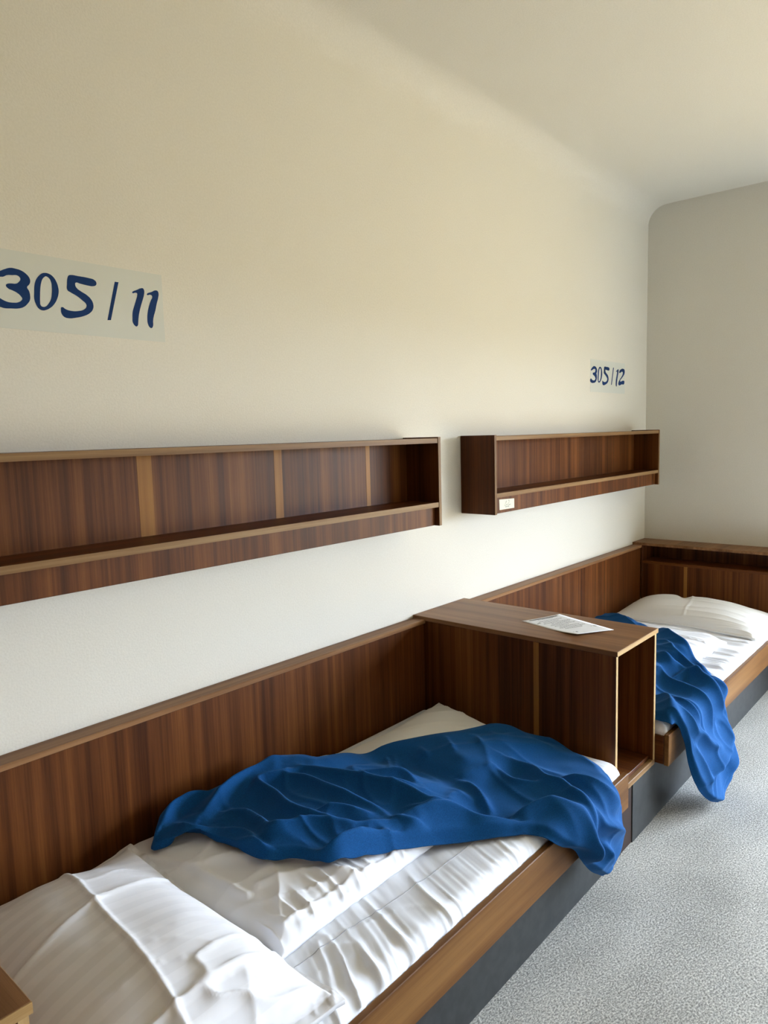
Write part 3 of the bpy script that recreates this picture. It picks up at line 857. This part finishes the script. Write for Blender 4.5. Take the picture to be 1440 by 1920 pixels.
B1_RIDGES = [
    (0.05, 0.022, [(-3.50, .16), (-3.60, .165), (-3.70, .18), (-3.77, .20), (-3.83, .225)]),
    (0.045, 0.02, [(-3.72, .125), (-3.80, .12), (-3.87, .13), (-3.925, .165)]),
    (0.04, 0.018, [(-3.484, 0.263), (-3.562, 0.237), (-3.63, 0.219), (-3.647, 0.32), (-3.673, 0.41), (-3.667, 0.489), (-3.64, 0.57), (-3.631, 0.613)]),
    (0.04, 0.018, [(-3.597, 0.23), (-3.551, 0.257), (-3.53, 0.329), (-3.529, 0.432), (-3.518, 0.521), (-3.504, 0.601), (-3.51, 0.644)]),
    (0.045, 0.02, [(-3.502, 0.234), (-3.474, 0.284), (-3.455, 0.358), (-3.428, 0.436), (-3.407, 0.516), (-3.379, 0.601), (-3.374, 0.674), (-3.339, 0.723), (-3.29, 0.761)]),
    (0.03, 0.016, [(-3.402, 0.397), (-3.336, 0.454), (-3.288, 0.513), (-3.295, 0.567)]),
    (0.04, 0.016, [(-3.772, 0.27), (-3.754, 0.325), (-3.773, 0.41), (-3.783, 0.479), (-3.701, 0.526), (-3.625, 0.608), (-3.537, 0.655)]),
    (0.03, 0.012, [(-3.51, 0.644), (-3.489, 0.69), (-3.457, 0.725)]),
    (0.045, 0.02, [(-3.501, 0.663), (-3.438, 0.686), (-3.369, 0.72), (-3.321, 0.759), (-3.289, 0.809), (-3.229, 0.865)]),
    (0.03, 0.013, [(-3.156, 0.645), (-3.166, 0.704), (-3.202, 0.765), (-3.217, 0.786)]),
    (0.045, 0.018, [(-2.931, 0.687), (-2.926, 0.762), (-2.969, 0.836), (-2.965, 0.894), (-2.989, 0.943), (-3.012, 0.985), (-3.015, 1.011)]),
    (0.03, 0.014, [(-3.017, 0.686), (-3.034, 0.761), (-2.995, 0.826)]),
    (0.045, 0.018, [(-3.196, 0.857), (-3.121, 0.895), (-3.059, 0.944), (-3.021, 0.955)]),
    (0.04, 0.018, [(-2.988, 0.929), (-2.965, 0.977), (-2.854, 1.039), (-2.773, 1.1)]),
    (0.05, 0.02, [(-3.038, 0.95), (-3.049, 0.985), (-3.027, 1.028), (-3.002, 1.097)]),
    (0.035, 0.02, [(-2.91, 0.854), (-2.882, 0.939), (-2.815, 0.985)]),
    (0.025, 0.012, [(-3.844, 0.439), (-3.845, 0.512), (-3.843, 0.55)]),
    (0.025, 0.012, [(-3.833, 0.32), (-3.823, 0.398), (-3.845, 0.483)]),
    (0.045, 0.018, [(-3.812, 0.554), (-3.765, 0.645), (-3.633, 0.665), (-3.571, 0.684)]),
    (0.028, 0.014, [(-3.392, 0.446), (-3.365, 0.508), (-3.326, 0.585)]),
    (0.028, 0.014, [(-3.628, 0.476), (-3.576, 0.534), (-3.54, 0.607)]),
    (0.012, 0.007, [(-3.154, 0.309), (-3.189, 0.363), (-3.287, 0.462)]),
    (0.01, 0.007, [(-3.146, 0.35), (-3.254, 0.456)]),
    (0.01, 0.007, [(-3.078, 0.41), (-3.105, 0.468)]),
    (0.01, 0.007, [(-2.984, 0.453), (-3.048, 0.536)]),
    (0.01, 0.007, [(-2.909, 0.534), (-2.95, 0.582)]),
    (0.03, 0.02, [(-2.931, 1.063), (-2.852, 1.169)]),
    (0.025, 0.014, [(-3.899, 0.202), (-3.894, 0.262), (-3.858, 0.291)]),
    (0.02, 0.01, [(-3.43, 0.642), (-3.4, 0.682), (-3.342, 0.701)]),
]
sup = Support([mat1, duv1, pil3], XN0, XC0)
bl1 = blanket('fleece_blanket', B1_EDGES, B1_RIDGES, sup, 'crumpled blue fleece blanket spread across the bed between the two cabinets', 230, 160, 1, dr1, B1_LIFT)

B2_EDGES = {
    'back': [(-1.195, 0.135), (-1.04, 0.15), (-0.928, 0.226)],
    'right': [(-0.928, 0.226), (-1.08, 0.40), (-1.241, 0.558), (-1.40, 0.759), (-1.53, 0.892), (-1.615, 0.971), (-1.640, 1.026), (-1.670, 1.092), (-1.745, 1.208), (-1.84, 1.300), (-1.955, 1.322)],
    'front': [(-2.195, 0.950), (-2.165, 0.953), (-2.150, 0.978), (-2.139, 1.033), (-2.153, 1.10), (-2.138, 1.175), (-2.07, 1.262), (-1.955, 1.322)],
    'left': [(-1.195, 0.135), (-1.55, 0.28), (-1.95, .45), (-2.16, .68), (-2.190, .83), (-2.195, 0.950)],
}
B2_RIDGES = [
    (0.05, 0.022, [(-1.272, 0.571), (-1.365, 0.652), (-1.433, 0.733), (-1.446, 0.788), (-1.454, 0.84), (-1.54, 0.914), (-1.57, 0.979)]),
    (0.045, 0.02, [(-1.474, 0.639), (-1.488, 0.69), (-1.561, 0.744), (-1.582, 0.784), (-1.604, 0.824), (-1.669, 0.886), (-1.732, 0.948), (-1.752, 0.985), (-1.731, 1.025), (-1.757, 1.076)]),
    (0.045, 0.02, [(-1.636, 0.698), (-1.675, 0.762), (-1.664, 0.807), (-1.673, 0.846)]),
    (0.04, 0.02, [(-1.776, 0.819), (-1.696, 0.844), (-1.685, 0.886), (-1.719, 0.935), (-1.721, 0.975)]),
    (0.04, 0.018, [(-1.747, 0.739), (-1.813, 0.79), (-1.849, 0.844), (-1.857, 0.907), (-1.869, 0.957), (-1.879, 0.985), (-1.89, 1.038)]),
    (0.05, 0.02, [(-2.02, 0.84), (-2.034, 0.879), (-2.091, 0.919), (-2.202, 0.951)]),
    (0.04, 0.02, [(-2.02, 0.894), (-2.033, 0.939), (-2.028, 0.985)]),
    (0.045, 0.02, [(-2.097, 0.933), (-2.088, 0.984), (-2.044, 1.004), (-1.978, 1.067), (-1.884, 1.107)]),
    (0.05, 0.022, [(-1.758, 1.037), (-1.77, 1.092), (-1.842, 1.137), (-1.977, 1.159), (-2.064, 1.187)]),
    (0.045, 0.025, [(-1.559, 0.985), (-1.569, 1.066), (-1.686, 1.162), (-1.839, 1.24)]),
    (0.03, 0.015, [(-1.616, 0.922), (-1.663, 0.969), (-1.716, 0.985)]),
    (0.035, 0.016, [(-1.416, 0.784), (-1.454, 0.84), (-1.494, 0.895), (-1.536, 0.937)]),
    (0.03, 0.018, [(-1.05, 0.2), (-1.15, 0.33), (-1.25, 0.45)]),
    (0.03, 0.02, [(-2.108, 1.046), (-2.077, 1.13), (-2.048, 1.225)]),
]
sup2 = Support([mat2, duv2, pil2], XC1, -HD)
def dr2(X, T):
    return (.007 * (1 + snoise(X * 4, T * 4, 81)) + ridged(X * 6 + T * 2, T * 3 - X * 2, 82) ** 6 * .008
            + .006 * (1 + np.sin(X * 36 + 3 * T + 2 * snoise(X * 3, T * 3, 83))) * sstep(1.0, 1.2, T))
bl2 = blanket('fleece_blanket', B2_EDGES, B2_RIDGES, sup2, 'blue fleece blanket hanging over the rail almost to the carpet, beside the open cabinet', 130, 200, 2, dr2, flare=.26)

# ------------------------------------------------------------------ printed notice on the cabinet
pc = [np.array(p) for p in ((-2.421, -.432), (-2.234, -.502), (-2.330, -.781), (-2.497, -.710))]
def sheet_pt(u, v, h=0.0):
    p = pc[0] * (1 - u) * (1 - v) + pc[1] * u * (1 - v) + pc[2] * u * v + pc[3] * (1 - u) * v
    z = ZC + .0006 + .010 * max(0, v - .45) ** 2 * 3.2 * (1 - u) + .004 * max(0, .25 - v) * 4 * (u - .5) ** 2 + h
    return (float(p[0]), float(p[1]), z)
no = thing('paper_notice', (float(np.mean([p[0] for p in pc])), float(np.mean([p[1] for p in pc])), ZC),
           'white printed paper notice lying askew on the open cabinet', 'paper')
us = np.linspace(0, 1, 13); vs_ = np.linspace(0, 1, 17)
Pp = np.array([[sheet_pt(u, v) for v in vs_] for u in us])
Qq = Pp.copy(); Qq[..., 2] -= .0004
grid_mesh('sheet', Pp, 'paper', no, no.location, Qq)
def print_block(name, rects):
    V, F = [], []
    for u0, u1, v0, v1 in rects:
        k = len(V)
        V += [Vector(sheet_pt(a, c, .0004)) - no.location for a, c in ((u0, v0), (u1, v0), (u1, v1), (u0, v1))]
        F.append((k, k + 1, k + 2, k + 3))
    me = bpy.data.meshes.new(name); me.from_pydata([tuple(v) for v in V], [], F)
    return link(name, me, 'ink', no)
def words(v, h, u0, u1, lo, hi, gap):
    out, u = [], u0
    while u < u1 - lo:
        w = random.uniform(lo, hi)
        out.append((u, min(u + w, u1), v, v + h)); u += w + gap
    return out
hd_ = words(.040, .028, .12, .86, .012, .03, .006) + words(.085, .010, .30, .70, .010, .03, .008)
print_block('heading', hd_)
body = []
for i, (a, c) in enumerate(((.22, .82), (.25, .66), (.18, .88), (.30, .80), (.20, .84), (.22, .60), (.26, .80), (.18, .86), (.24, .7))):
    body += words(.17 + .058 * i, .012, a, c, .015, .06, .012)
print_block('body_text', body)
for cu, cv in ((.10, .22), (.86, .72), (.16, .86)):
    marks = []
    for k in range(7):
        a = random.uniform(-.05, .05); c = random.uniform(-.018, .018)
        marks.append((cu + a, cu + a + .035, cv + c, cv + c + .008))
    print_block('emblem', marks)

for o in list(scene.objects):
    if o.parent is None and o.get('category') in ('pillow', 'duvet', 'blanket', 'mattress', 'shelf', 'sign', 'cabinet', 'bed'):
        o['group'] = {'pillow': 'pillows on the two beds', 'duvet': 'folded duvets on the two beds', 'blanket': 'blue fleece blankets',
                      'mattress': 'mattresses of the two beds', 'shelf': 'wall shelves over the beds', 'sign': 'number signs on the wall',
                      'cabinet': 'cabinets at the bed ends', 'bed': 'built-in bed frames'}[o['category']]
